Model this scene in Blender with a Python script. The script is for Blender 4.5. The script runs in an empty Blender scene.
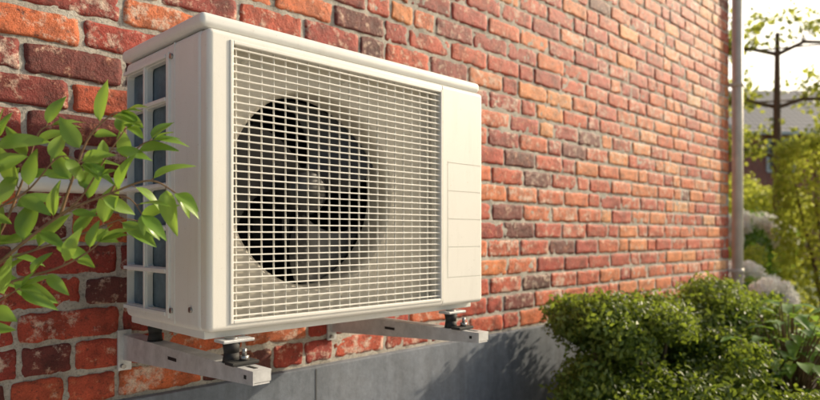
import bpy, bmesh, math, random
import numpy as np
from mathutils import Vector, Matrix, noise as mnoise
random.seed(7); rng=np.random.default_rng(7)
scene=bpy.context.scene
scene.view_settings.view_transform='Standard'; scene.view_settings.look='None'; scene.view_settings.exposure=0; scene.view_settings.gamma=1
COL=scene.collection
R=math.radians

# ---------------------------------------------------------------- helpers
def empty(name,loc=(0,0,0)):
    e=bpy.data.objects.new(name,None); e.location=loc; COL.objects.link(e); return e
def link(name,me,mat=None,parent=None,smooth=False):
    o=bpy.data.objects.new(name,me); COL.objects.link(o)
    if mat: me.materials.append(mat)
    if parent: o.parent=parent
    if smooth: me.polygons.foreach_set('use_smooth',[True]*len(me.polygons))
    return o
def frombm(name,bm,mat=None,parent=None,smooth=False):
    me=bpy.data.meshes.new(name); bm.to_mesh(me); bm.free()
    return link(name,me,mat,parent,smooth)
def wn(o,ang=28):
    me=o.data; me.polygons.foreach_set('use_smooth',[True]*len(me.polygons)); me.set_sharp_from_angle(angle=R(ang))
    m=o.modifiers.new('wn','WEIGHTED_NORMAL'); m.keep_sharp=True; m.weight=100
def box_bm(bm,x0,x1,y0,y1,z0,z1):
    vs=[bm.verts.new(c) for c in [(x0,y0,z0),(x1,y0,z0),(x1,y1,z0),(x0,y1,z0),(x0,y0,z1),(x1,y0,z1),(x1,y1,z1),(x0,y1,z1)]]
    for f in [(0,3,2,1),(4,5,6,7),(0,1,5,4),(1,2,6,5),(2,3,7,6),(3,0,4,7)]:
        bm.faces.new([vs[i] for i in f])
def box(name,b,mat=None,parent=None,bevel=0,seg=3,weight=True):
    bm=bmesh.new(); box_bm(bm,*b)
    if bevel:
        bmesh.ops.bevel(bm,geom=bm.edges[:],offset=bevel,segments=seg,profile=0.5,affect='EDGES')
    o=frombm(name,bm,mat,parent,bool(bevel))
    if bevel and weight and mat: wn(o)
    return o
def boxes(name,lst,mat=None,parent=None,bevel=0):
    bm=bmesh.new()
    for b in lst: box_bm(bm,*b)
    if bevel: bmesh.ops.bevel(bm,geom=bm.edges[:],offset=bevel,segments=2,profile=0.5,affect='EDGES')
    return frombm(name,bm,mat,parent,False)
def cyl(name,p0,p1,r,mat=None,parent=None,seg=24,r2=None):
    p0=Vector(p0);p1=Vector(p1);d=p1-p0
    bm=bmesh.new()
    bmesh.ops.create_cone(bm,cap_ends=True,segments=seg,radius1=r,radius2=r if r2 is None else r2,depth=d.length)
    M=Matrix.Translation((p0+p1)/2)@d.to_track_quat('Z','Y').to_matrix().to_4x4()
    bmesh.ops.transform(bm,matrix=M,verts=bm.verts)
    o=frombm(name,bm,mat,parent)
    for p in o.data.polygons: p.use_smooth=len(p.vertices)==4
    return o
def tube(bm,pts,rads,n=7):
    pts=[Vector(p) for p in pts]; rings=[]
    for i,p in enumerate(pts):
        d=(pts[min(i+1,len(pts)-1)]-pts[max(i-1,0)]).normalized()
        a=d.orthogonal().normalized() if i==0 else (prev-d*prev.dot(d)).normalized()
        prev=a; b=d.cross(a)
        rings.append([bm.verts.new(p+(a*math.cos(2*math.pi*k/n)+b*math.sin(2*math.pi*k/n))*rads[i]) for k in range(n)])
    for i in range(len(rings)-1):
        for k in range(n):
            bm.faces.new([rings[i][k],rings[i][(k+1)%n],rings[i+1][(k+1)%n],rings[i+1][k]])
def boolean(o,cutter):
    m=o.modifiers.new('b','BOOLEAN'); m.operation='DIFFERENCE'; m.object=cutter; m.solver='EXACT'
    bpy.context.view_layer.update()
    dg=bpy.context.evaluated_depsgraph_get()
    me=bpy.data.meshes.new_from_object(o.evaluated_get(dg))
    o.modifiers.clear(); o.data=me
    bpy.data.objects.remove(cutter)

# ---------------------------------------------------------------- materials
def newmat(name):
    m=bpy.data.materials.new(name); m.use_nodes=True; nt=m.node_tree
    b=nt.nodes['Principled BSDF']; return m,nt,b
def N(nt,t,**kw):
    n=nt.nodes.new(t)
    for k,v in kw.items(): setattr(n,k,v)
    return n
def noise(nt,scale,detail=4,rough=0.55,vec=None,dim='3D'):
    n=N(nt,'ShaderNodeTexNoise'); n.inputs['Scale'].default_value=scale
    n.inputs['Detail'].default_value=detail; n.inputs['Roughness'].default_value=rough
    if vec is not None: nt.links.new(vec,n.inputs['Vector'])
    return n
def ramp(nt,fac,stops,interp='LINEAR'):
    r=N(nt,'ShaderNodeValToRGB'); cr=r.color_ramp; cr.interpolation=interp
    while len(cr.elements)<len(stops): cr.elements.new(0.5)
    for e,(p,c) in zip(cr.elements,stops):
        e.position=p; e.color=(c[0],c[1],c[2],1) if not isinstance(c,(int,float)) else (c,c,c,1)
    nt.links.new(fac,r.inputs['Fac']); return r
def mix(nt,fac,a,b,mode='MIX'):
    m=N(nt,'ShaderNodeMix',data_type='RGBA',blend_type=mode)
    for s,v in ((0,fac),(6,a),(7,b)):
        if hasattr(v,'is_linked'): nt.links.new(v,m.inputs[s])
        elif isinstance(v,(int,float)): m.inputs[s].default_value=v
        else: m.inputs[s].default_value=(*v,1)
    return m.outputs[2]
def bump(nt,h,b,strength=0.5,dist=0.002,prev=None):
    n=N(nt,'ShaderNodeBump'); n.inputs['Strength'].default_value=strength; n.inputs['Distance'].default_value=dist
    nt.links.new(h,n.inputs['Height'])
    if prev: nt.links.new(prev.outputs[0],n.inputs['Normal'])
    nt.links.new(n.outputs[0],b.inputs['Normal']); return n
def geo_pos(nt): return N(nt,'ShaderNodeNewGeometry').outputs['Position']

def mat_brick():
    m,nt,b=newmat('brick'); pos=geo_pos(nt)
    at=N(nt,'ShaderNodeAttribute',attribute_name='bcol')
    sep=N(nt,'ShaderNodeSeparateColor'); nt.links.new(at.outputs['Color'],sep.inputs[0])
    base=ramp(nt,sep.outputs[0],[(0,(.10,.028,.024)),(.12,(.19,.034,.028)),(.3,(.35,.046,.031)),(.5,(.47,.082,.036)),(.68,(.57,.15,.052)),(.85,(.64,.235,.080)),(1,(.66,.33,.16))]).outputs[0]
    comb=N(nt,'ShaderNodeCombineXYZ'); nt.links.new(sep.outputs[1],comb.inputs[0]); nt.links.new(sep.outputs[2],comb.inputs[1])
    sc=N(nt,'ShaderNodeVectorMath',operation='MULTIPLY_ADD'); nt.links.new(comb.outputs[0],sc.inputs[0]); sc.inputs[1].default_value=(7,7,7); nt.links.new(pos,sc.inputs[2])
    v=sc.outputs[0]
    n1=noise(nt,16,5,.65,v); n2=noise(nt,70,6,.7,v); n3=noise(nt,300,4,.7,v); n4=noise(nt,5,4,.6,pos); n5=noise(nt,30,8,.72,v)
    mott=ramp(nt,n1.outputs[0],[(.3,.48),(.5,1.0),(.7,1.35)]).outputs[0]
    c=mix(nt,1,base,mott,'MULTIPLY')
    c=mix(nt,ramp(nt,n5.outputs[0],[(.54,0),(.68,.6)]).outputs[0],c,(.68,.27,.12))
    dark=ramp(nt,n2.outputs[0],[(.32,.88),(.45,0)]).outputs[0]
    c=mix(nt,dark,c,(.08,.026,.021))
    thr=N(nt,'ShaderNodeMath',operation='MULTIPLY_ADD'); nt.links.new(sep.outputs[2],thr.inputs[0]); thr.inputs[1].default_value=.14
    nt.links.new(n5.outputs[0],thr.inputs[2])
    add=N(nt,'ShaderNodeMath',operation='MULTIPLY_ADD'); nt.links.new(n4.outputs[0],add.inputs[0]); add.inputs[1].default_value=.25; nt.links.new(thr.outputs[0],add.inputs[2])
    lime=ramp(nt,add.outputs[0],[(.745,0),(.83,.5),(.92,.85)]).outputs[0]
    c=mix(nt,lime,c,(.66,.56,.47))
    sp=ramp(nt,n3.outputs[0],[(.35,.65),(.5,1),(.68,1.18)]).outputs[0]
    c=mix(nt,1,c,sp,'MULTIPLY')
    nt.links.new(c,b.inputs['Base Color'])
    b.inputs['Roughness'].default_value=.62; b.inputs['Specular IOR Level'].default_value=.38
    h=mix(nt,.45,n2.outputs[0],n5.outputs[0])
    p=bump(nt,h,b,1.0,.010); bump(nt,n3.outputs[0],b,.6,.0018,p)
    return m
def mat_mortar():
    m,nt,b=newmat('mortar'); pos=geo_pos(nt)
    n1=noise(nt,9,5,.6,pos); n2=noise(nt,160,5,.75,pos)
    c=ramp(nt,n1.outputs[0],[(.3,(.33,.305,.265)),(.5,(.46,.425,.375)),(.72,(.60,.56,.50))]).outputs[0]
    c=mix(nt,1,c,ramp(nt,n2.outputs[0],[(.3,.45),(.5,1),(.7,1.15)]).outputs[0],'MULTIPLY')
    nt.links.new(c,b.inputs['Base Color']); b.inputs['Roughness'].default_value=.85; b.inputs['Specular IOR Level'].default_value=.25
    bump(nt,n2.outputs[0],b,.9,.005); return m
def mat_simple(name,col,rough=.5,metal=0,var=.08,nscale=20,bumpd=0,bs=200,spec=.5):
    m,nt,b=newmat(name); pos=geo_pos(nt)
    n1=noise(nt,nscale,6,.65,pos)
    c=mix(nt,1,col,ramp(nt,n1.outputs[0],[(.3,1-var),(.7,1+var)]).outputs[0],'MULTIPLY')
    nt.links.new(c,b.inputs['Base Color']); b.inputs['Roughness'].default_value=rough; b.inputs['Metallic'].default_value=metal
    b.inputs['Specular IOR Level'].default_value=spec
    if bumpd:
        n2=noise(nt,bs,4,.6,pos); bump(nt,n2.outputs[0],b,.5,bumpd)
    return m
def mat_paint(name,col):
    m,nt,b=newmat(name); pos=geo_pos(nt)
    mp=N(nt,'ShaderNodeMapping'); mp.inputs['Scale'].default_value=(1,1,.16); nt.links.new(pos,mp.inputs[0])
    st=noise(nt,34,6,.7,mp.outputs[0]); sp=noise(nt,150,3,.6,pos); bg=noise(nt,5,4,.6,pos)
    c=mix(nt,ramp(nt,st.outputs[0],[(.52,0),(.75,.2)]).outputs[0],col,(.46,.44,.39))
    c=mix(nt,ramp(nt,bg.outputs[0],[(.4,0),(.7,.14)]).outputs[0],c,(.52,.50,.45))
    c=mix(nt,ramp(nt,sp.outputs[0],[(.66,0),(.75,.35)]).outputs[0],c,(.30,.26,.20))
    nt.links.new(c,b.inputs['Base Color'])
    nt.links.new(ramp(nt,bg.outputs[0],[(.3,.34),(.7,.5)]).outputs[0],b.inputs['Roughness'])
    bump(nt,noise(nt,420,2,.5,pos).outputs[0],b,.15,.0006)
    return m
def mat_leaf(name,stops,trans=.35,rough=.42,tcol=(.30,.42,.04)):
    m,nt,b=newmat(name)
    g=N(nt,'ShaderNodeNewGeometry'); pos=g.outputs['Position']
    n1=noise(nt,4.5,4,.6,pos)
    f=N(nt,'ShaderNodeMath',operation='MULTIPLY_ADD'); nt.links.new(n1.outputs[0],f.inputs[0]); f.inputs[1].default_value=.9
    h=N(nt,'ShaderNodeMath',operation='MULTIPLY_ADD'); nt.links.new(g.outputs['Random Per Island'],h.inputs[0]); h.inputs[1].default_value=.6; h.inputs[2].default_value=-.25
    nt.links.new(h.outputs[0],f.inputs[2])
    c=ramp(nt,f.outputs[0],stops).outputs[0]
    nt.links.new(c,b.inputs['Base Color']); b.inputs['Roughness'].default_value=rough
    t=N(nt,'ShaderNodeBsdfTranslucent'); nt.links.new(mix(nt,.55,c,tcol),t.inputs[0])
    ms=N(nt,'ShaderNodeMixShader'); ms.inputs[0].default_value=trans
    nt.links.new(b.outputs[0],ms.inputs[1]); nt.links.new(t.outputs[0],ms.inputs[2])
    nt.links.new(ms.outputs[0],nt.nodes['Material Output'].inputs[0])
    return m
M_brick=mat_brick(); M_mortar=mat_mortar()
M_casing=mat_paint('casing_paint',(.72,.73,.72))
M_casing2=mat_paint('casing_front_paint',(.74,.73,.69))
M_plate=mat_simple('shroud_paint',(.50,.47,.41),.5)
M_grille=mat_simple('grille_paint',(.74,.725,.68),.4,0,.10,30)
M_dark=mat_simple('dark_interior',(.007,.007,.008),.6)
M_fan=mat_simple('fan_plastic',(.018,.018,.020),.32)
M_coil=mat_simple('coil_fins',(.22,.30,.37),.45,.4,.25,25)
M_galv=mat_simple('galvanised_steel',(.56,.57,.58),.42,.3,.22,25,.0006,300)
M_rubber=mat_simple('rubber',(.02,.02,.02),.7)
M_bolt=mat_simple('bolt_steel',(.35,.34,.33),.35,.9,.3,60)
M_zinc=mat_simple('zinc_pipe',(.60,.56,.48),.45,.1,.15,8)
M_whitepl=mat_simple('white_plastic',(.7,.7,.67),.4)
M_bark=mat_simple('bark',(.13,.085,.05),.85,0,.4,40,.004,60)
M_stem=mat_simple('green_stem',(.20,.12,.06),.6,0,.3,40)
def mat_plinth():
    m,nt,b=newmat('cement_render'); pos=geo_pos(nt)
    n1=noise(nt,2.5,6,.65,pos); n2=noise(nt,45,6,.7,pos); n3=noise(nt,350,3,.6,pos)
    mp=N(nt,'ShaderNodeMapping'); mp.inputs['Scale'].default_value=(1,1,.12); nt.links.new(pos,mp.inputs[0])
    st=noise(nt,14,6,.7,mp.outputs[0])
    c=ramp(nt,n1.outputs[0],[(.3,(.12,.145,.18)),(.5,(.155,.18,.22)),(.7,(.20,.22,.255))]).outputs[0]
    c=mix(nt,1,c,ramp(nt,st.outputs[0],[(.3,.72),(.65,1.15)]).outputs[0],'MULTIPLY')
    c=mix(nt,1,c,ramp(nt,n2.outputs[0],[(.3,.8),(.7,1.14)]).outputs[0],'MULTIPLY')
    nt.links.new(c,b.inputs['Base Color']); b.inputs['Roughness'].default_value=.7
    p=bump(nt,n2.outputs[0],b,.4,.003); bump(nt,n3.outputs[0],b,.5,.001,p); return m
M_plinth=mat_plinth()

# ---------------------------------------------------------------- world / sun / camera
SUN_AZ=-19.0   # deg CCW from +X (wall runs along +X, wall face looks to -Y)
SUN_EL=25.0
dv=Vector((math.cos(R(SUN_EL))*math.cos(R(SUN_AZ)),math.cos(R(SUN_EL))*math.sin(R(SUN_AZ)),math.sin(R(SUN_EL))))
w=bpy.data.worlds.new("World"); scene.world=w; w.use_nodes=True
nt=w.node_tree; bg=nt.nodes['Background']
sky=nt.nodes.new('ShaderNodeTexSky'); sky.sky_type='NISHITA'; sky.sun_disc=False
sky.sun_elevation=R(SUN_EL); sky.sun_rotation=R(90-SUN_AZ); sky.air_density=1.0; sky.dust_density=2.5; sky.ozone_density=1.0
# hazy aureole around the sun (thin high haze)
tc=N(nt,'ShaderNodeTexCoord'); dt_=N(nt,'ShaderNodeVectorMath',operation='DOT_PRODUCT'); nt.links.new(tc.outputs['Generated'],dt_.inputs[0]); dt_.inputs[1].default_value=dv
mx=N(nt,'ShaderNodeMath',operation='MAXIMUM'); nt.links.new(dt_.outputs['Value'],mx.inputs[0]); mx.inputs[1].default_value=0
pw=N(nt,'ShaderNodeMath',operation='POWER'); nt.links.new(mx.outputs[0],pw.inputs[0]); pw.inputs[1].default_value=4.5
vm=N(nt,'ShaderNodeVectorMath',operation='SCALE'); vm.inputs[0].default_value=(18,14.8,9.4); nt.links.new(pw.outputs[0],vm.inputs['Scale'])
va=N(nt,'ShaderNodeVectorMath',operation='ADD'); nt.links.new(vm.outputs[0],va.inputs[0]); nt.links.new(sky.outputs[0],va.inputs[1])
nt.links.new(va.outputs[0],bg.inputs[0]); bg.inputs[1].default_value=.14
sd=bpy.data.lights.new('sun','SUN'); sd.energy=5.0; sd.angle=R(1.0); sd.color=(1,.84,.62)
so=bpy.data.objects.new('sun',sd); COL.objects.link(so)
so.rotation_euler=dv.to_track_quat('Z','Y').to_euler()
cd=bpy.data.cameras.new('camera'); cam=bpy.data.objects.new('camera',cd); COL.objects.link(cam)
cam.location=(0,0,1.15); cam.rotation_euler=(R(90),0,R(-45)); cd.lens=28.1; cd.shift_y=.0427; cd.clip_start=.02; cd.clip_end=2000
cd.dof.use_dof=True; cd.dof.focus_distance=1.3; cd.dof.aperture_fstop=3.4
scene.camera=cam

# ---------------------------------------------------------------- brick house
WY=1.59; WX0=-2.6; WX1=4.74; PZ=.752; HT=3.6
house=empty('brick_house')
def make_bricks():
    V=[];F=[];C=[];off=0
    NX,NZ=13,6
    pitch=.0750; rows=int((HT-PZ)/pitch)
    prevj=[]
    for r in range(rows):
        z0=PZ+.010+r*pitch
        x=WX0+(-.11 if r%2 else 0)+random.uniform(-.02,.02); joints=[]
        hdr=0
        while x<WX1:
            L=.208 if random.random()>.30 or hdr>1 else .100
            hdr=hdr+1 if L<.15 else 0
            e=x+L+.011
            if any(abs(e-j)<.03 for j in prevj): L=.100 if L>.15 else .208
            L+=random.uniform(-.004,.004)
            xa,xb=x,min(x+L,WX1)
            x=x+L+.012; joints.append(x-.006)
            if xb-xa<.03: continue
            a=max(xa,WX0)
            if xb<=a+.02: continue
            xa=a
            cx=(xa+xb)/2; hz=.0640+random.uniform(-.003,.002); zc=z0+.032+random.uniform(-.0016,.0016)
            hx=(xb-xa)/2
            u=np.linspace(-1,1,NX+1); v=np.linspace(-1,1,NZ+1)
            u=np.sign(u)*np.abs(u)**.7; v=np.sign(v)*np.abs(v)**.75
            U,W=np.meshgrid(u,v,indexing='ij')
            X=U*hx; Z=W*hz/2
            dx=hx-np.abs(X); dz=hz/2-np.abs(Z)
            rc=.006
            cxm=np.clip(1-dx/rc,0,1); czm=np.clip(1-dz/rc,0,1)
            k=cxm*czm*rc*.35
            X=X-np.sign(X)*k; Z=Z-np.sign(Z)*k
            ed=np.minimum(dx,dz); depth=.0018*np.clip(1-ed/.005,0,1)**2
            sx,sy,sz=random.uniform(0,99),random.uniform(0,99),random.uniform(0,99)
            tilt=random.uniform(-.012,.012); tz=random.uniform(-.02,.02); oy=random.uniform(-.0020,.0018)
            ni=np.zeros_like(X);nj=np.zeros_like(X);nk=np.zeros_like(X)
            for i in range(NX+1):
                for j in range(NZ+1):
                    p=Vector((X[i,j]*46+sx,Z[i,j]*46+sy,sz))
                    q=mnoise.noise_vector(p)
                    ni[i,j]=q[0];nj[i,j]=q[1];nk[i,j]=q[2]
            q=.0056
            Xw=X+ni*q; Zw=Z+nj*q
            Yw=WY-.0026+oy+depth+nk*.0028+X*tilt+Z*tz
            P=np.stack([Xw+cx,Yw,Zw+zc],-1).reshape(-1,3)
            idx=lambda i,j:i*(NZ+1)+j
            per=[idx(i,0) for i in range(NX+1)]+[idx(NX,j) for j in range(1,NZ+1)]+[idx(i,NZ) for i in range(NX-1,-1,-1)]+[idx(0,j) for j in range(NZ-1,0,-1)]
            S=P[per].copy(); S[:,1]=WY+.02
            n=len(P)
            V.append(P);V.append(S)
            for i in range(NX):
                for j in range(NZ):
                    F.append((off+idx(i,j),off+idx(i+1,j),off+idx(i+1,j+1),off+idx(i,j+1)))
            m=len(per)
            for i in range(m):
                F.append((off+per[(i+1)%m],off+per[i],off+n+i,off+n+(i+1)%m))
            t=np.clip((cx-.6)/3.0,0,1)  # bricks turn more orange along X: warm light at the far end painted in
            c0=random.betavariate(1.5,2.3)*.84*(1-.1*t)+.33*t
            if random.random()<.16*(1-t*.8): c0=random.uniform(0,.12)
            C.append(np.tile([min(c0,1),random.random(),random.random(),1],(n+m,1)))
            off+=n+m
        prevj=joints
    V=np.concatenate(V);C=np.concatenate(C)
    me=bpy.data.meshes.new('wall_bricks'); me.from_pydata(V.tolist(),[],F)
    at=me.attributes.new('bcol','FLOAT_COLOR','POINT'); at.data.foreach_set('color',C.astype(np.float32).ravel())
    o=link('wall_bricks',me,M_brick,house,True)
make_bricks()
def make_mortar():
    nx=640;nz=260
    xs=np.linspace(WX0,WX1,nx+1); zs=np.linspace(PZ-.02,HT,nz+1)
    V=[]
    for x in xs:
        for z in zs:
            V.append((x,WY+.0008+mnoise.noise(Vector((x*28,z*28,3)))*.004+mnoise.noise(Vector((x*70,z*70,9)))*.0024,z))
    F=[(i*(nz+1)+j,(i+1)*(nz+1)+j,(i+1)*(nz+1)+j+1,i*(nz+1)+j+1) for i in range(nx) for j in range(nz)]
    me=bpy.data.meshes.new('mortar_joints'); me.from_pydata(V,[],F); link('mortar_joints',me,M_mortar,house,True)
make_mortar()
m,nt,b=newmat('brick_side'); bt=N(nt,'ShaderNodeTexBrick'); tc=N(nt,'ShaderNodeTexCoord')
mp=N(nt,'ShaderNodeMapping'); mp.inputs['Rotation'].default_value=(R(90),0,R(90)); nt.links.new(tc.outputs['Object'],mp.inputs[0])
nt.links.new(mp.outputs[0],bt.inputs[0]); bt.inputs['Color1'].default_value=(.42,.10,.05,1); bt.inputs['Color2'].default_value=(.28,.06,.04,1); bt.inputs['Mortar'].default_value=(.45,.41,.35,1)
bt.inputs['Scale'].default_value=1; bt.inputs['Mortar Size'].default_value=.006; bt.inputs['Brick Width'].default_value=.22; bt.inputs['Row Height'].default_value=.075
nt.links.new(bt.outputs[0],b.inputs['Base Color']); b.inputs['Roughness'].default_value=.8; M_bside=m
box('side_wall',(WX0,WX1-.003,WY+.02,8.0,.0,HT),M_bside,house)
box('plinth',(WX0,WX1+.012,WY-.022,WY+.018,-.05,.752),M_plinth,house,.006,2)
M_joint=mat_simple('joint_sealant',(.10,.105,.11),.8)
box('plinth_joint',(1.165,1.169,WY-.0235,WY-.01,0,.744),M_joint,house)
M_roof=mat_simple('roof_tiles',(.12,.11,.11),.7,0,.3,30)
box('fascia',(WX0-.1,WX1+.1,WY-.03,8.1,HT,HT+.2),M_whitepl,house,.01)
bm=bmesh.new()
vs=[bm.verts.new(c) for c in [(WX0-.15,WY-.08,HT+.203),(WX1+.15,WY-.08,HT+.203),(WX1+.15,8.2,HT+.203),(WX0-.15,8.2,HT+.203),(WX0-.15,4.9,HT+2.6),(WX1+.15,4.9,HT+2.6)]]
for f in [(0,1,5,4),(2,3,4,5),(1,2,5),(3,0,4),(0,3,2,1)]: bm.faces.new([vs[i] for i in f])
frombm('roof',bm,M_roof,house)

dp=empty('drainpipe')
cyl('pipe',(4.792,1.548,0),(4.792,1.548,HT-.02),.036,M_zinc,dp,32)
for z in (.9,2.2,3.3):
    cyl('clamp',(4.792,1.548,z-.015),(4.792,1.548,z+.015),.041,M_zinc,dp,32)
    box('clamp_stay',(4.745,4.77,1.55,1.61,z-.01,z+.01),M_zinc,dp)

# ---------------------------------------------------------------- ground
m,nt,b=newmat('grass'); pos=geo_pos(nt)
n1=noise(nt,.6,6,.6,pos); n2=noise(nt,60,4,.7,pos)
c=ramp(nt,n1.outputs[0],[(.3,(.045,.075,.02)),(.7,(.09,.12,.035))]).outputs[0]
c=mix(nt,1,c,ramp(nt,n2.outputs[0],[(.3,.5),(.7,1.3)]).outputs[0],'MULTIPLY'); nt.links.new(c,b.inputs['Base Color']); b.inputs['Roughness'].default_value=.9
bump(nt,n2.outputs[0],b,.8,.02)
bm=bmesh.new(); vs=[bm.verts.new(c) for c in [(-600,-600,0),(600,-600,0),(600,600,0),(-600,600,0)]]; bm.faces.new(vs); frombm('ground',bm,m)
M_soil=mat_simple('soil',(.07,.05,.035),.95,0,.5,30,.02,60)
bm=bmesh.new(); vs=[bm.verts.new(c) for c in [(1.6,.3,.008),(14,.3,.008),(14,1.56,.008),(1.6,1.56,.008)]]; bm.faces.new(vs); frombm('garden_bed',bm,M_soil)
m,nt,b=newmat('bounce_paving'); bt=N(nt,'ShaderNodeTexBrick'); nt.links.new(geo_pos(nt),bt.inputs[0])
bt.inputs['Scale'].default_value=1; bt.inputs['Brick Width'].default_value=.6; bt.inputs['Row Height'].default_value=.6; bt.offset=0; bt.inputs['Mortar Size'].default_value=.004
bt.inputs['Color1'].default_value=(.44,.41,.37,1); bt.inputs['Color2'].default_value=(.50,.47,.42,1); bt.inputs['Mortar'].default_value=(.2,.19,.17,1)
nt.links.new(bt.outputs[0],b.inputs['Base Color']); b.inputs['Roughness'].default_value=.8
bm=bmesh.new(); vs=[bm.verts.new(c) for c in [(-9,-7,.004),(5.5,-7,.004),(5.5,1.56,.004),(-9,1.56,.004)]]; bm.faces.new(vs); frombm('added_bounce_patio',bm,m)  # unseen pale slabs, added to bounce light onto the unit's shaded side

# ---------------------------------------------------------------- AC unit
X0,X1=.564,1.364; YF=1.085; YB=1.47; ZB=.9675
ac=empty('air_conditioner_outdoor_unit')
body=box('casing',(X0,X1-.002,1.112,YB,ZB,1.535),None,None,.014,4)
cut=box('c1',(X0+.012,1.20,1.0,YB-.02,ZB+.012,1.52)); boolean(body,cut)
ys=[(1.252,1.350),(1.362,1.456)]; nrow=6; zb0,zb1=.992,1.508; ph=(zb1-zb0)/nrow
for (ya,yb) in ys:
    for k in range(nrow):
        c=box('c',(X0-.03,X0+.03,ya,yb,zb0+k*ph+.006,zb0+(k+1)*ph-.006),None,None,.008,3); boolean(body,c)
body.data.materials.clear(); body.data.materials.append(M_casing); body.parent=ac; wn(body)
rib=[]
rib+=[(X0-.005,X0+.004,1.238,1.250,zb0-.008,zb1+.006),(X0-.005,X0+.004,1.3515,1.3605,zb0-.006,zb1+.004)]
for k in range(nrow+1): rib.append((X0-.007,X0+.003,1.2505,1.462,zb0+k*ph-.004,zb0+k*ph+.004))
boxes('coil_guard_ribs',rib,M_casing,ac,.0015)
box('coil_block',(X0+.026,X0+.05,1.24,1.46,ZB+.014,1.519),M_dark,ac)
boxes('coil_fins',[(X0+.0145,X0+.0255,y,y+.0011,ZB+.0145,1.5185) for y in np.arange(1.243,1.456,.0030)],M_coil,ac)
for z in np.arange(1.0,1.5,.0254):
    cyl('coil_tube',(X0+.02,1.242,z),(X0+.02,1.458,z),.0045,M_coil,ac,8)
boxes('coil_back',[(X0+.05,1.20,YB-.04,YB-.022,ZB+.014,1.519)],M_dark,ac)
boxes('inner_liner',[(1.178,1.198,1.15,YB-.042,ZB+.014,1.519),(X0+.052,1.176,1.15,YB-.042,ZB+.013,ZB+.02),(X0+.052,1.176,1.15,YB-.042,1.51,1.518)],M_dark,ac)
fp=box('front_panel',(X0+.001,X1,YF,1.1215,ZB+.002,1.532),None,None,.011,5)
GX0,GX1,GZ0,GZ1=.612,1.196,.987,1.512
boolean(fp,box('c',(GX0,GX1,1.0,1.2,GZ0,GZ1),None,None,.004,2))
for z in (1.040,1.118,1.190,1.262,1.334):
    boolean(fp,box('c',(1.222,1.352,YF-.01,YF+.0014,z,z+.002)))
boolean(fp,box('c',(1.2195,1.2215,YF-.01,YF+.0012,1.040,1.338)))
boolean(fp,box('c',(1.2,1.203,YF-.01,YF+.004,.97,1.53)))
fp.data.materials.clear(); fp.data.materials.append(M_casing2); fp.parent=ac; wn(fp)
lid=box('top_lid',(X0-.006,X1+.004,1.098,YB+.006,1.5365,1.563),M_casing,ac,.010,4)
boxes('side_seam',[(X0-.0012,X0+.003,1.2195,1.2215,.975,1.53)],M_casing,ac)
CX,CZ,CR=.837,1.247,.219; PY=1.119
bm=bmesh.new(); n=128; ringO=[]
x0,x1,z0,z1=GX0-.004,GX1+.004,GZ0-.004,GZ1+.004
angs=[2*math.pi*k/n for k in range(n)]
for a in angs:
    ca,sa=math.cos(a),math.sin(a)
    t=min(((x1-CX)/ca if ca>1e-6 else ((x0-CX)/ca if ca<-1e-6 else 9)),((z1-CZ)/sa if sa>1e-6 else ((z0-CZ)/sa if sa<-1e-6 else 9)))
    ringO.append(bm.verts.new((CX+ca*t,PY,CZ+sa*t)))
rings=[ringO]
for (dr,dy) in [(.0,0),(-.001,.0015),(-.006,.004),(-.010,.010),(-.012,.02),(-.012,.075)]:
    rings.append([bm.verts.new((CX+math.cos(a)*(CR+dr),PY+dy,CZ+math.sin(a)*(CR+dr))) for a in angs])
for i in range(len(rings)-1):
    for k in range(n):
        bm.faces.new([rings[i][k],rings[i][(k+1)%n],rings[i+1][(k+1)%n],rings[i+1][k]])
wn(frombm('fan_shroud',bm,M_plate,ac,True),60)
fan=bmesh.new()
tube(fan,[(CX,1.145,CZ),(CX,1.147,CZ),(CX,1.155,CZ),(CX,1.21,CZ)],[.001,.040,.052,.055],40)
for bld in range(3):
    a0=2*math.pi*bld/3+.5; nr,na=8,12; g=[]
    for i in range(nr+1):
        r=.048+(.202-.048)*i/nr; row=[]
        sweep=.55*(i/nr)**1.4; wdt=1.05+.35*(i/nr)
        for j in range(na+1):
            t=j/na; a=a0+sweep+(t-.5)*wdt
            yy=1.176+(t-.5)*.065*(1-.3*i/nr)+.012*math.sin(t*math.pi)
            row.append(fan.verts.new((CX+r*math.cos(a),yy,CZ+r*math.sin(a))))
        g.append(row)
    for i in range(nr):
        for j in range(na): fan.faces.new([g[i][j],g[i+1][j],g[i+1][j+1],g[i][j+1]])
frombm('fan',fan,M_fan,ac,True)
cyl('fan_motor',(CX,1.215,CZ),(CX,1.30,CZ),.055,M_dark,ac,32)
boxes('motor_bracket',[(CX-.05,CX-.03,1.30,1.315,ZB+.02,1.51),(CX+.03,CX+.05,1.30,1.315,ZB+.02,1.51)],M_fan,ac)
hb=[];vb=[]
zs=np.linspace(GZ0+.010,GZ1-.010,36)
for z in zs: hb.append((GX0+.002,GX1-.002,1.0862,1.0925,z-.0013,z+.0013))
xs=np.linspace(GX0+.014,GX1-.014,21)
for x in xs: vb.append((x-.0009,x+.0009,1.0912,1.0960,GZ0+.002,GZ1-.002))
boxes('grille_horizontal_bars',hb,M_grille,ac,.0005)
boxes('grille_vertical_bars',vb,M_grille,ac,.0005)
boxes('grille_stays',[(x-.002,x+.002,1.0962,1.118,z-.002,z+.002) for x in (xs[1],xs[10],xs[19]) for z in (zs[1],zs[-2])],M_grille,ac)
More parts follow.
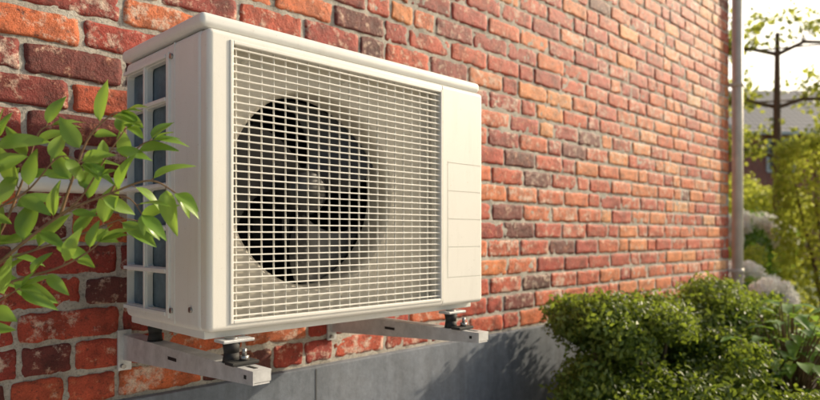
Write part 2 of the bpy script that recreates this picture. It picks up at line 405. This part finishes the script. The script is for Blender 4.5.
boxes('grille_rim',[(GX0-.004,GX0+.003,YF-.003,1.099,GZ0-.004,GZ1+.004),(GX1-.003,GX1+.003,YF-.003,1.099,GZ0-.004,GZ1+.004),
  (GX0+.0031,GX1-.0031,YF-.003,1.099,GZ0-.004,GZ0+.003),(GX0+.0031,GX1-.0031,YF-.003,1.099,GZ1-.003,GZ1+.004)],M_casing2,ac,.0015)
for (y,z) in [(1.232,1.505),(1.232,1.0),(1.15,1.008)]:
    cyl('screw',(X0-.004,y,z),(X0+.002,y,z),.0055,M_bolt,ac,12)
box('base_pan',(X0+.01,X1-.01,1.118,YB-.01,ZB-.014,ZB+.003),M_casing,ac,.003,2)
AX=(.620,1.250); AZ=.909
for ax in AX:
    for yy in (1.100,1.44):
        box('foot',(ax-.026,ax+.04,yy-.018,yy+.02,ZB-.021,ZB-.0145),M_galv,ac,.002,2)

# ---------------------------------------------------------------- brackets
for i,ax in enumerate(AX):
    br=empty('wall_bracket')
    bm=bmesh.new()
    w2=.019
    def prism(pts,x0,x1):
        a=[bm.verts.new((x0,y,z)) for y,z in pts]; c=[bm.verts.new((x1,y,z)) for y,z in pts]
        nn=len(pts); bm.faces.new(a); bm.faces.new(c[::-1])
        for k in range(nn): bm.faces.new([a[k],c[k],c[(k+1)%nn],a[(k+1)%nn]])
    yf,yw=.992,WY-.006
    prism([(yf,AZ-.025),(yf,AZ),(yw,AZ),(yw,AZ-.060)],ax-w2,ax-w2+.003)
    box_bm(bm,ax-w2+.0031,ax+w2,yf,yw,AZ-.003,AZ)
    prism([(yf,AZ-.025),(yf,AZ-.022),(yw,AZ-.057),(yw,AZ-.060)],ax-w2+.0031,ax+w2-.004)
    box_bm(bm,ax-w2+.0031,ax+w2-.001,yf,yf+.003,AZ-.021,AZ-.0031)
    bmesh.ops.recalc_face_normals(bm,faces=bm.faces[:])
    frombm('arm',bm,M_galv,br)
    boxes('wall_plate',[(ax-w2-.012,ax-w2+.02,WY-.014,WY-.0055,AZ-.085,AZ+.012)],M_galv,br,.001)
    cyl('wall_bolt',(ax-w2-.002,WY-.024,AZ-.074),(ax-w2-.002,WY-.012,AZ-.074),.006,M_bolt,br,6)
    boxes('slot',[(ax-.004,ax+.004,yf+.02,yf+.05,AZ-.0005,AZ+.0006)],M_dark,br)
    boxes('side_slot',[(ax-w2-.0006,ax-w2+.001,yf+.022,yf+.030,AZ-.017,AZ-.010),(ax-w2-.0006,ax-w2+.001,yf+.30,yf+.34,AZ-.025,AZ-.018)],M_dark,br)
    for yy in (1.100,1.44):
        cyl('rubber_mount',(ax,yy,AZ+.0008),(ax,yy,AZ+.018),.017,M_rubber,br,24,.014)
        cyl('rubber_mount_top',(ax,yy,AZ+.018),(ax,yy,ZB-.0215),.014,M_rubber,br,24,.017)
        cyl('washer',(ax,yy,ZB-.0145+.0005),(ax,yy,ZB-.012),.013,M_bolt,br,20)
    for yy in (1.064,):
        box('pad',(ax-.028,ax+.028,yy-.018,yy+.012,AZ+.001,AZ+.008),M_rubber,br,.002,2)
        cyl('nut',(ax+.004,yy-.004,AZ+.008),(ax+.004,yy-.004,AZ+.017),.009,M_bolt,br,6)
        cyl('stud',(ax+.004,yy-.004,AZ+.017),(ax+.004,yy-.004,AZ+.030),.0045,M_bolt,br,12)

rp=bmesh.new(); tube(rp,[(-2.4,1.535,1.262),(-.5,1.535,1.262),(.35,1.535,1.262),(.5,1.53,1.262),(.6,1.50,1.262),(.62,1.475,1.262)],[.019]*6,16)
frombm('insulated_pipe',rp,M_whitepl,None,True)

# ---------------------------------------------------------------- foliage
def rand_unit(n):
    v=rng.normal(size=(n,3)); return v/np.linalg.norm(v,axis=1,keepdims=True)
def leaf_cloud(name,P,Nrm,size,mat,parent=None,aspect=.55,jit=.9):
    n=len(P); nr=Nrm+rand_unit(n)*jit; nr/=np.linalg.norm(nr,axis=1,keepdims=True)
    t=np.cross(nr,rand_unit(n)); t/=np.linalg.norm(t,axis=1,keepdims=True); s=np.cross(nr,t)
    L=(size*rng.uniform(.65,1.25,n))[:,None]; W=L*aspect*.5
    fold=rng.uniform(.1,.5,n)[:,None]*W
    a=P; b=P+t*L*.5+s*W+nr*fold; c=P+t*L; d=P+t*L*.5-s*W+nr*fold
    V=np.stack([a,b,c,d],1).reshape(-1,3)
    i=np.arange(n)*4
    F=np.stack([np.stack([i,i+1,i+2],1),np.stack([i,i+2,i+3],1)],1).reshape(-1,3)
    me=bpy.data.meshes.new(name); me.vertices.add(len(V)); me.vertices.foreach_set('co',V.ravel())
    me.loops.add(len(F)*3); me.polygons.add(len(F))
    me.loops.foreach_set('vertex_index',F.ravel().astype(np.int32))
    me.polygons.foreach_set('loop_start',(np.arange(len(F))*3).astype(np.int32))
    me.update(calc_edges=True); me.validate()
    return link(name,me,mat,parent)
def blob_pts(c,r,n,amp=.22,freq=3.0,shell=.72,seed=0):
    c=np.array(c);r=np.array(r)
    d=rand_unit(n); f=np.array([mnoise.noise(Vector(tuple(q*freq))+Vector((seed,seed*2,3)))+.6*mnoise.noise(Vector(tuple(q*freq*2.6))+Vector((seed,9,seed))) for q in d])
    rad=(1+amp*f)*(rng.uniform(shell**2,1,n)**.5)
    rad*=1+rng.choice([0,1],n,p=[.95,.05])*rng.uniform(0,.12,n)
    return c+d*r*rad[:,None], d
def cloud(name,blobs,size,mat,dens,parent=None,**kw):
    Ps=[];Ns=[]
    for k,(c,r) in enumerate(blobs):
        area=4*math.pi*((r[0]*r[1]+r[0]*r[2]+r[1]*r[2])/3)
        P,d=blob_pts(c,r,int(area*dens),seed=k*3.7+len(name),**kw); Ps.append(P);Ns.append(d)
    return leaf_cloud(name,np.concatenate(Ps),np.concatenate(Ns),size,mat,parent)
M_box=mat_leaf('boxwood_leaf',[(.05,(.03,.06,.015)),(.35,(.07,.125,.024)),(.6,(.125,.19,.035)),(.9,(.20,.26,.05))],.40,.5,(.46,.58,.05))
M_hedge=mat_leaf('hedge_leaf',[(.05,(.15,.19,.03)),(.4,(.25,.30,.045)),(.9,(.37,.41,.07))],.6,.5,(.80,.84,.12))
M_linden=mat_leaf('linden_leaf',[(.05,(.10,.14,.02)),(.5,(.19,.24,.035)),(.9,(.28,.32,.05))],.55,.45,(.68,.72,.10))
M_big=mat_leaf('broad_leaf',[(.05,(.07,.17,.035)),(.5,(.13,.28,.05)),(.9,(.21,.37,.07))],.45,.4,(.42,.62,.07))
M_young=mat_leaf('young_leaf',[(.05,(.09,.19,.035)),(.4,(.16,.30,.05)),(.9,(.27,.41,.08))],.42,.33,(.40,.60,.06))
M_petal=mat_leaf('white_petal',[(.1,(.78,.78,.74)),(.9,(.9,.9,.88))],.4,.6,(.9,.9,.8))
def branches(name,base,tips,mat,parent,r0=.014):
    bm=bmesh.new(); b=Vector(base)
    for t in tips:
        t=Vector(t); mid=b.lerp(t,.45)+Vector((random.uniform(-.04,.04),random.uniform(-.04,.04),0)); m2=b.lerp(t,.75)+Vector((random.uniform(-.03,.03),random.uniform(-.03,.03),-.02))
        tube(bm,[b,mid,m2,t],[r0,r0*.75,r0*.5,r0*.25],7)
    frombm(name,bm,mat,parent,True)
def sub_blobs(c,r,n,k=.42):
    out=[(c,(r[0]*.8,r[1]*.8,r[2]*.8))]
    for d in rand_unit(n):
        s_=random.uniform(.75,1.25)*k
        out.append((tuple(np.array(c)+d*np.array(r)*random.uniform(.55,.85)),(r[0]*s_,r[1]*s_,max(r[2]*s_*1.1,.04))))
    return out
s=empty('boxwood_shrub')
A=sub_blobs((2.42,1.20,.805),(.30,.25,.13),24)+sub_blobs((2.72,1.22,.74),(.22,.22,.15),10)
cloud('leaves',A,.024,M_box,6000,s,amp=.34,shell=.3)
branches('branches',(2.45,1.17,.0),[(2.25,1.26,.76),(2.36,1.12,.75),(2.6,1.1,.78),(2.45,1.3,.8),(2.5,1.15,.8)],M_bark,s,.02)
s=empty('boxwood_shrub')
B=sub_blobs((3.20,1.20,.745),(.44,.32,.17),28)+sub_blobs((2.95,1.10,.66),(.28,.25,.14),10)
cloud('leaves',B,.025,M_box,4900,s,amp=.34,shell=.3)
branches('branches',(3.25,1.12,0),[(3.35,1.2,.7),(3.08,1.02,.65),(3.5,1.02,.7),(3.1,1.3,.7)],M_bark,s,.02)
s=empty('boxwood_hedge')
C=[]
for (c,r) in [((2.16,1.14,.49),(.22,.20,.20)),((2.38,1.0,.50),(.24,.22,.20)),((2.3,.8,.41),(.22,.22,.2)),((2.62,.90,.50),(.26,.26,.20)),((2.95,.98,.46),(.25,.25,.20)),((2.5,1.3,.46),(.25,.2,.2)),((2.50,.62,.44),(.25,.25,.22)),((2.7,.5,.37),(.25,.25,.22)),((2.95,1.25,.48),(.28,.22,.20))]:
    C+=sub_blobs(c,r,7,.5)
cloud('leaves',C,.025,M_box,3800,s,amp=.34,shell=.4)
branches('branches',(2.5,.95,0),[(a[0][0],a[0][1],a[0][2]) for a in C[::8]],M_bark,s)

def leaf_mesh(bm,base,dirv,up,L,W,curl=.25,nseg=7,fold=.25):
    d=Vector(dirv).normalized(); u=Vector(up); u=(u-d*u.dot(d)).normalized(); s=d.cross(u); rows=[]
    for i in range(nseg+1):
        t=i/nseg; w=W*(math.sin(math.pi*min(1,t**.8))**.85)*(1-.25*t)+.0004
        c=Vector(base)+d*(L*t)-u*(curl*L*t*t)
        wav=math.sin(t*9+L*300)*W*.06
        rows.append([bm.verts.new(c-s*w+u*(fold*w+wav)),bm.verts.new(c-s*w*.5+u*fold*w*.35),bm.verts.new(c),bm.verts.new(c+s*w*.5+u*fold*w*.35),bm.verts.new(c+s*w+u*(fold*w-wav))])
    for i in range(nseg):
        for k in range(4): bm.faces.new([rows[i][k],rows[i][k+1],rows[i+1][k+1],rows[i+1][k]])
s=empty('broad_leaf_plant'); bm=bmesh.new(); st=bmesh.new()
for k in range(230):
    a=random.uniform(0,2*math.pi); rr=random.uniform(.02,.36); z=.88-rr*.45-random.uniform(0,.30)
    c=Vector((3.12,.80,0)); p=c+Vector((math.cos(a)*rr,math.sin(a)*rr,z))
    leaf_mesh(bm,p,(math.cos(a),math.sin(a),random.uniform(-.1,.7)),(0,0,1),random.uniform(.08,.14),random.uniform(.024,.036),.35)
    tube(st,[c+Vector((0,0,.0)),c.lerp(p,.5)+Vector((0,0,z*.3)),p],[.006,.004,.002],5)
frombm('leaves',bm,M_big,s,True); frombm('stems',st,M_stem,s,True)

s=empty('tall_hedge')
def hedge_pts(x0,x1,y0,y1,z1,n,amp=.10):
    P=[];Nn=[]
    areas=[(x1-x0)*(y1-y0),(y1-y0)*z1,(y1-y0)*z1,(x1-x0)*z1,(x1-x0)*z1]; tot=sum(areas)
    for k,a in enumerate(areas):
        m_=int(n*a/tot); u=rng.uniform(0,1,m_);v=rng.uniform(0,1,m_)
        if k==0: p=np.stack([x0+u*(x1-x0),y0+v*(y1-y0),np.full(m_,z1)],1);nn=(0,0,1)
        elif k==1: p=np.stack([np.full(m_,x0),y0+u*(y1-y0),v*z1],1);nn=(-1,0,0)
        elif k==2: p=np.stack([np.full(m_,x1),y0+u*(y1-y0),v*z1],1);nn=(1,0,0)
        elif k==3: p=np.stack([x0+u*(x1-x0),np.full(m_,y0),v*z1],1);nn=(0,-1,0)
        else: p=np.stack([x0+u*(x1-x0),np.full(m_,y1),v*z1],1);nn=(0,1,0)
        nn=np.array(nn,float)
        f=np.array([mnoise.noise(Vector(tuple(q*3.2)))+.7*mnoise.noise(Vector(tuple(q*8))) for q in p])
        p=p+nn*(f[:,None]*amp-rng.uniform(0,.14,m_)[:,None]); P.append(p);Nn.append(np.tile(nn,(m_,1)))
    return np.concatenate(P),np.concatenate(Nn)
P,Nn=hedge_pts(7.6,7.92,1.15,2.10,2.18,8500)
leaf_cloud('leaves',P,Nn,.06,M_hedge,s,.6,1.3)
branches('trunks',(7.76,1.6,0),[(7.76,1.25,1.8),(7.76,1.5,1.9),(7.76,1.75,1.9),(7.76,1.95,1.8)],M_bark,s,.03)

s=empty('topiary_shrub'); cloud('leaves',[((10.2,3.35,1.55),(.55,.55,.5)),((10.6,2.9,1.4),(.5,.5,.5)),((10.2,3.3,.7),(.6,.6,.7))],.06,M_hedge,1100,s); branches('stem',(10.3,3.2,0),[(10.2,3.3,1.5),(10.6,2.9,1.4)],M_bark,s,.04)
s=empty('boxwood_hedge'); P,Nn=hedge_pts(6.9,7.25,2.05,3.6,1.02,9000,.05); leaf_cloud('leaves',P,Nn,.035,M_hedge,s,.6); branches('twigs',(7.08,2.8,0),[(7.08,2.2,.9),(7.08,2.6,.9),(7.08,3.0,.9),(7.08,3.4,.9)],M_bark,s,.015)
s=empty('hydrangea_bush')
cloud('leaves',[((8.9,2.75,.9),(.5,.6,.5)),((9.2,3.2,.8),(.5,.6,.5))],.08,M_big,900,s); branches('stem',(9,2.95,0),[(8.9,2.75,.9),(9.2,3.2,.8)],M_bark,s,.02)
fl=[]
for k in range(60):
    d=rand_unit(1)[0]; d[2]=abs(d[2])*.9; c=np.array([8.85,2.8,.95] if k%2 else [9.1,3.2,.88])+d*np.array([.55,.6,.52]); fl.append((tuple(c),(.10,.10,.085)))
cloud('flowers',fl,.035,M_petal,4000,s)
s=empty('hydrangea_bush')
cloud('leaves',[((6.0,1.95,.42),(.35,.4,.35))],.07,M_big,1200,s); branches('stem',(6,1.95,0),[(6,1.95,.5),(6.1,2.1,.5)],M_bark,s,.015)
fl=[]
for k in range(34):
    d=rand_unit(1)[0]; d[2]=abs(d[2]); c=np.array([6.0,1.95,.50])+d*np.array([.38,.42,.38]); fl.append((tuple(c),(.075,.075,.06)))
cloud('flowers',fl,.028,M_petal,5000,s)

A_=Vector((.45,-.893,0))
def espalier(c,n):
    s=empty('espalier_tree'); c=Vector(c); bm=bmesh.new()
    tube(bm,[c,c+Vector((.02,0,1.5)),c+Vector((-.02,0,2.8)),c+Vector((0,0,4.0))],[.075,.065,.05,.03],10)
    Pp=[]
    for z in (2.35,3.05,3.8):
        for sg in (-1,1):
            pts=[c+Vector((0,0,z-.1))]; rr=[.03]
            for k in range(1,6): pts.append(c+A_*(sg*k*.33)+Vector((random.uniform(-.03,.03),random.uniform(-.03,.03),z+random.uniform(-.03,.05)))); rr.append(.03-.004*k)
            tube(bm,pts,rr,6)
            for p in pts[1:]:
                for q in range(6):
                    t=p+Vector((random.uniform(-.25,.25),random.uniform(-.25,.25),random.uniform(-.08,.38)))
                    tube(bm,[p,p.lerp(t,.5)+Vector((0,0,.03)),t],[.008,.005,.002],4)
                    k_=random.randint(14,40)
                    for _ in range(k_):
                        w_=t+Vector((random.gauss(0,.09),random.gauss(0,.09),random.gauss(0,.07))); Pp.append(w_[:])
    frombm('trunk_and_limbs',bm,M_bark,s,True)
    Pp=np.array(Pp); leaf_cloud('leaves',Pp,np.tile([0,0,1.],(len(Pp),1)),.085,M_linden,s,.8,1.4)
    bm=bmesh.new()
    for z in (2.35,3.05,3.8): tube(bm,[c+A_*-1.75+Vector((.06,0,z)),c+A_*1.75+Vector((.06,0,z))],[.012,.012],6)
    frombm('bamboo_rails',bm,M_bark,s,True)
espalier((10.05,2.72,0),1); espalier((11.7,-.55,0),2); espalier((13.4,-3.9,0),3)

nh=empty('neighbour_house',(28.4,7.0,0)); nh.rotation_euler=(0,0,R(-45))
M_nb=M_bside
box('walls',(-2.2,11,0,7,0,5.2),M_nb,nh)
M_tile,nt,b=newmat('clay_tiles'); pos=N(nt,'ShaderNodeTexCoord').outputs['Object']
wv=N(nt,'ShaderNodeTexWave',wave_type='BANDS',bands_direction='Z'); wv.inputs['Scale'].default_value=1.6; nt.links.new(pos,wv.inputs[0])
wx=N(nt,'ShaderNodeTexWave',wave_type='BANDS',bands_direction='X'); wx.inputs['Scale'].default_value=1.3; nt.links.new(pos,wx.inputs[0])
cc=mix(nt,.5,ramp(nt,wv.outputs[0],[(0,(.2,.19,.18)),(.4,(.42,.39,.37)),(1,(.48,.45,.43))]).outputs[0],ramp(nt,wx.outputs[0],[(0,(.2,.19,.18)),(1,(.5,.47,.45))]).outputs[0])
nt.links.new(cc,b.inputs['Base Color']); b.inputs['Roughness'].default_value=.7; bump(nt,wv.outputs[0],b,.6,.05)
bm=bmesh.new()
vs=[bm.verts.new(c) for c in [(-2.5,-.35,5.1),(11.3,-.35,5.1),(11.3,7.35,5.1),(-2.5,7.35,5.1),(-2.5,3.5,7.6),(11.3,3.5,7.6)]]
for f in [(0,1,5,4),(2,3,4,5),(1,2,5),(3,0,4),(0,3,2,1)]: bm.faces.new([vs[i] for i in f])
frombm('roof',bm,M_tile,nh)
box('gutter',(-2.5,11.3,-.45,-.36,5.02,5.14),M_whitepl,nh)
M_glass=mat_simple('window_glass',(.04,.05,.06),.08)
for wx_ in (-1.2,1.2,3.6,6.0,8.4):
    for wz in (1.0,3.6):
        boxes('window_frame',[(wx_,wx_+1.1,-.06,-.004,wz,wz+.1),(wx_,wx_+1.1,-.06,-.004,wz+1.2,wz+1.3),(wx_,wx_+.08,-.06,-.004,wz+.1,wz+1.2),(wx_+1.02,wx_+1.1,-.06,-.004,wz+.1,wz+1.2),(wx_+.51,wx_+.59,-.06,-.004,wz+.1,wz+1.2)],M_whitepl,nh)
        box('window_glass',(wx_+.08,wx_+1.02,-.03,-.004,wz+.1,wz+1.2),M_glass,nh)
dt=empty('distant_trees'); bl=[]; tb=bmesh.new()
for k in range(26):
    a=R(-70+k*6.0); rr=random.uniform(48,60); h=random.uniform(3.0,4.5)
    x,y=rr*math.cos(a),rr*math.sin(a); bl.append(((x,y,h*.75),(random.uniform(2.5,4),random.uniform(2.5,4),h*.55))); tube(tb,[(x,y,0),(x,y,h*.7)],[.25,.15],6)
cloud('crowns',bl,.5,M_linden,18,dt); frombm('trunks',tb,M_bark,dt)

# ---------------------------------------------------------------- foreground leafy branches
s=empty('leafy_shrub')
O=Vector((.2545,1.16,0)); Ax=Vector((.7071,-.7071,0)); Dp=Vector((-.7071,-.7071,0))
def L3(p,o=0): return O+Ax*p[0]+Vector((0,0,p[1]))+Dp*(o+(p[2] if len(p)>2 else 0))
brs=[
 ([(-.14,.9),(-.0625,1.048),(0,1.108),(.094,1.181),(.172,1.215),(.234,1.235),(.275,1.215)],.0035,0),
 ([(.094,1.181),(.115,1.24),(.14,1.30),(.175,1.335),(.195,1.34)],.0024,.01),
 ([(-.0625,1.048),(.0,1.16),(.03,1.24),(.05,1.31),(.07,1.325)],.0026,-.02),
 ([(-.0625,1.048),(.03,1.08),(.10,1.10),(.15,1.125),(.17,1.14)],.0026,.03),
 ([(.172,1.215),(.195,1.26),(.215,1.29),(.235,1.30)],.002,-.01),
 ([(0,1.108),(.06,1.13),(.13,1.155),(.18,1.175),(.21,1.17)],.0022,-.03),
 ([(-.14,.9),(-.08,1.10),(-.04,1.20),(-.01,1.26),(.01,1.30)],.0028,.02),
 ([(-.0625,1.048),(-.02,1.17),(.05,1.22),(.10,1.27),(.14,1.26)],.0022,.02),
 ([(-.14,.9),(-.06,.99),(0,1.04),(.05,1.07)],.0026,.03),
 ([(.172,1.215),(.21,1.205),(.235,1.18)],.0018,.03),
 ([(.094,1.181),(.13,1.21),(.17,1.27),(.20,1.31),(.21,1.315)],.0018,.02),
]
lb=bmesh.new(); sb=bmesh.new()
def catmull(pts,n=8):
    P=[pts[0]]+pts+[pts[-1]]; out=[]
    for i in range(1,len(P)-2):
        for k in range(n):
            t=k/n; out.append(.5*((2*P[i])+(P[i+1]-P[i-1])*t+(2*P[i-1]-5*P[i]+4*P[i+1]-P[i+2])*t*t+(3*P[i]-P[i-1]-3*P[i+1]+P[i+2])*t**3))
    out.append(P[-2]); return out
for pts,r,o in brs:
    ps=catmull([L3(p,o*(i/max(1,len(pts)-1))) for i,p in enumerate(pts)])
    tube(sb,ps,[r*(1-.7*i/len(ps)) for i in range(len(ps))],7)
    acc=0; side=1; run=0
    for i in range(len(ps)-1):
        seg=(ps[i+1]-ps[i]); acc+=seg.length; run+=seg.length
        if acc>.022 and run>.06:
            acc=random.uniform(-.004,.004); side*=-1; d=seg.normalized()
            lat=d.cross(Dp).normalized()*side
            dd=(d*.75+lat*.75+Dp*random.uniform(-.5,.5)+Vector((0,0,random.uniform(-.25,.2)))).normalized()
            up=(Vector((0,0,1))*random.uniform(.3,1)+Dp*random.uniform(.3,1.2)+lat*random.uniform(-.3,.3))
            b0=ps[i]; b1=b0+dd*.007; tube(sb,[b0,b1],[.0009,.0008],5)
            L=random.uniform(.038,.074); leaf_mesh(lb,b1,dd,up,L,L*random.uniform(.19,.26),random.uniform(.05,.45),9,random.uniform(.15,.5))
    d=(ps[-1]-ps[-3]).normalized()
    for q in range(3):
        dd=(d+Vector((random.uniform(-.5,.5),random.uniform(-.5,.5),random.uniform(-.4,.3)))).normalized()
        L=random.uniform(.03,.058); leaf_mesh(lb,ps[-1],dd,Vector((0,0,1))+Dp*.6,L,L*.21,random.uniform(.1,.4),9)
tube(sb,[L3((-.2,0)),L3((-.19,.5)),L3((-.14,.9))],[.012,.009,.005],8)
frombm('leaves',lb,M_young,s,True); frombm('stems',sb,M_stem,s,True)
print('faces',sum(len(o.data.polygons) for o in bpy.data.objects if o.type=='MESH'))
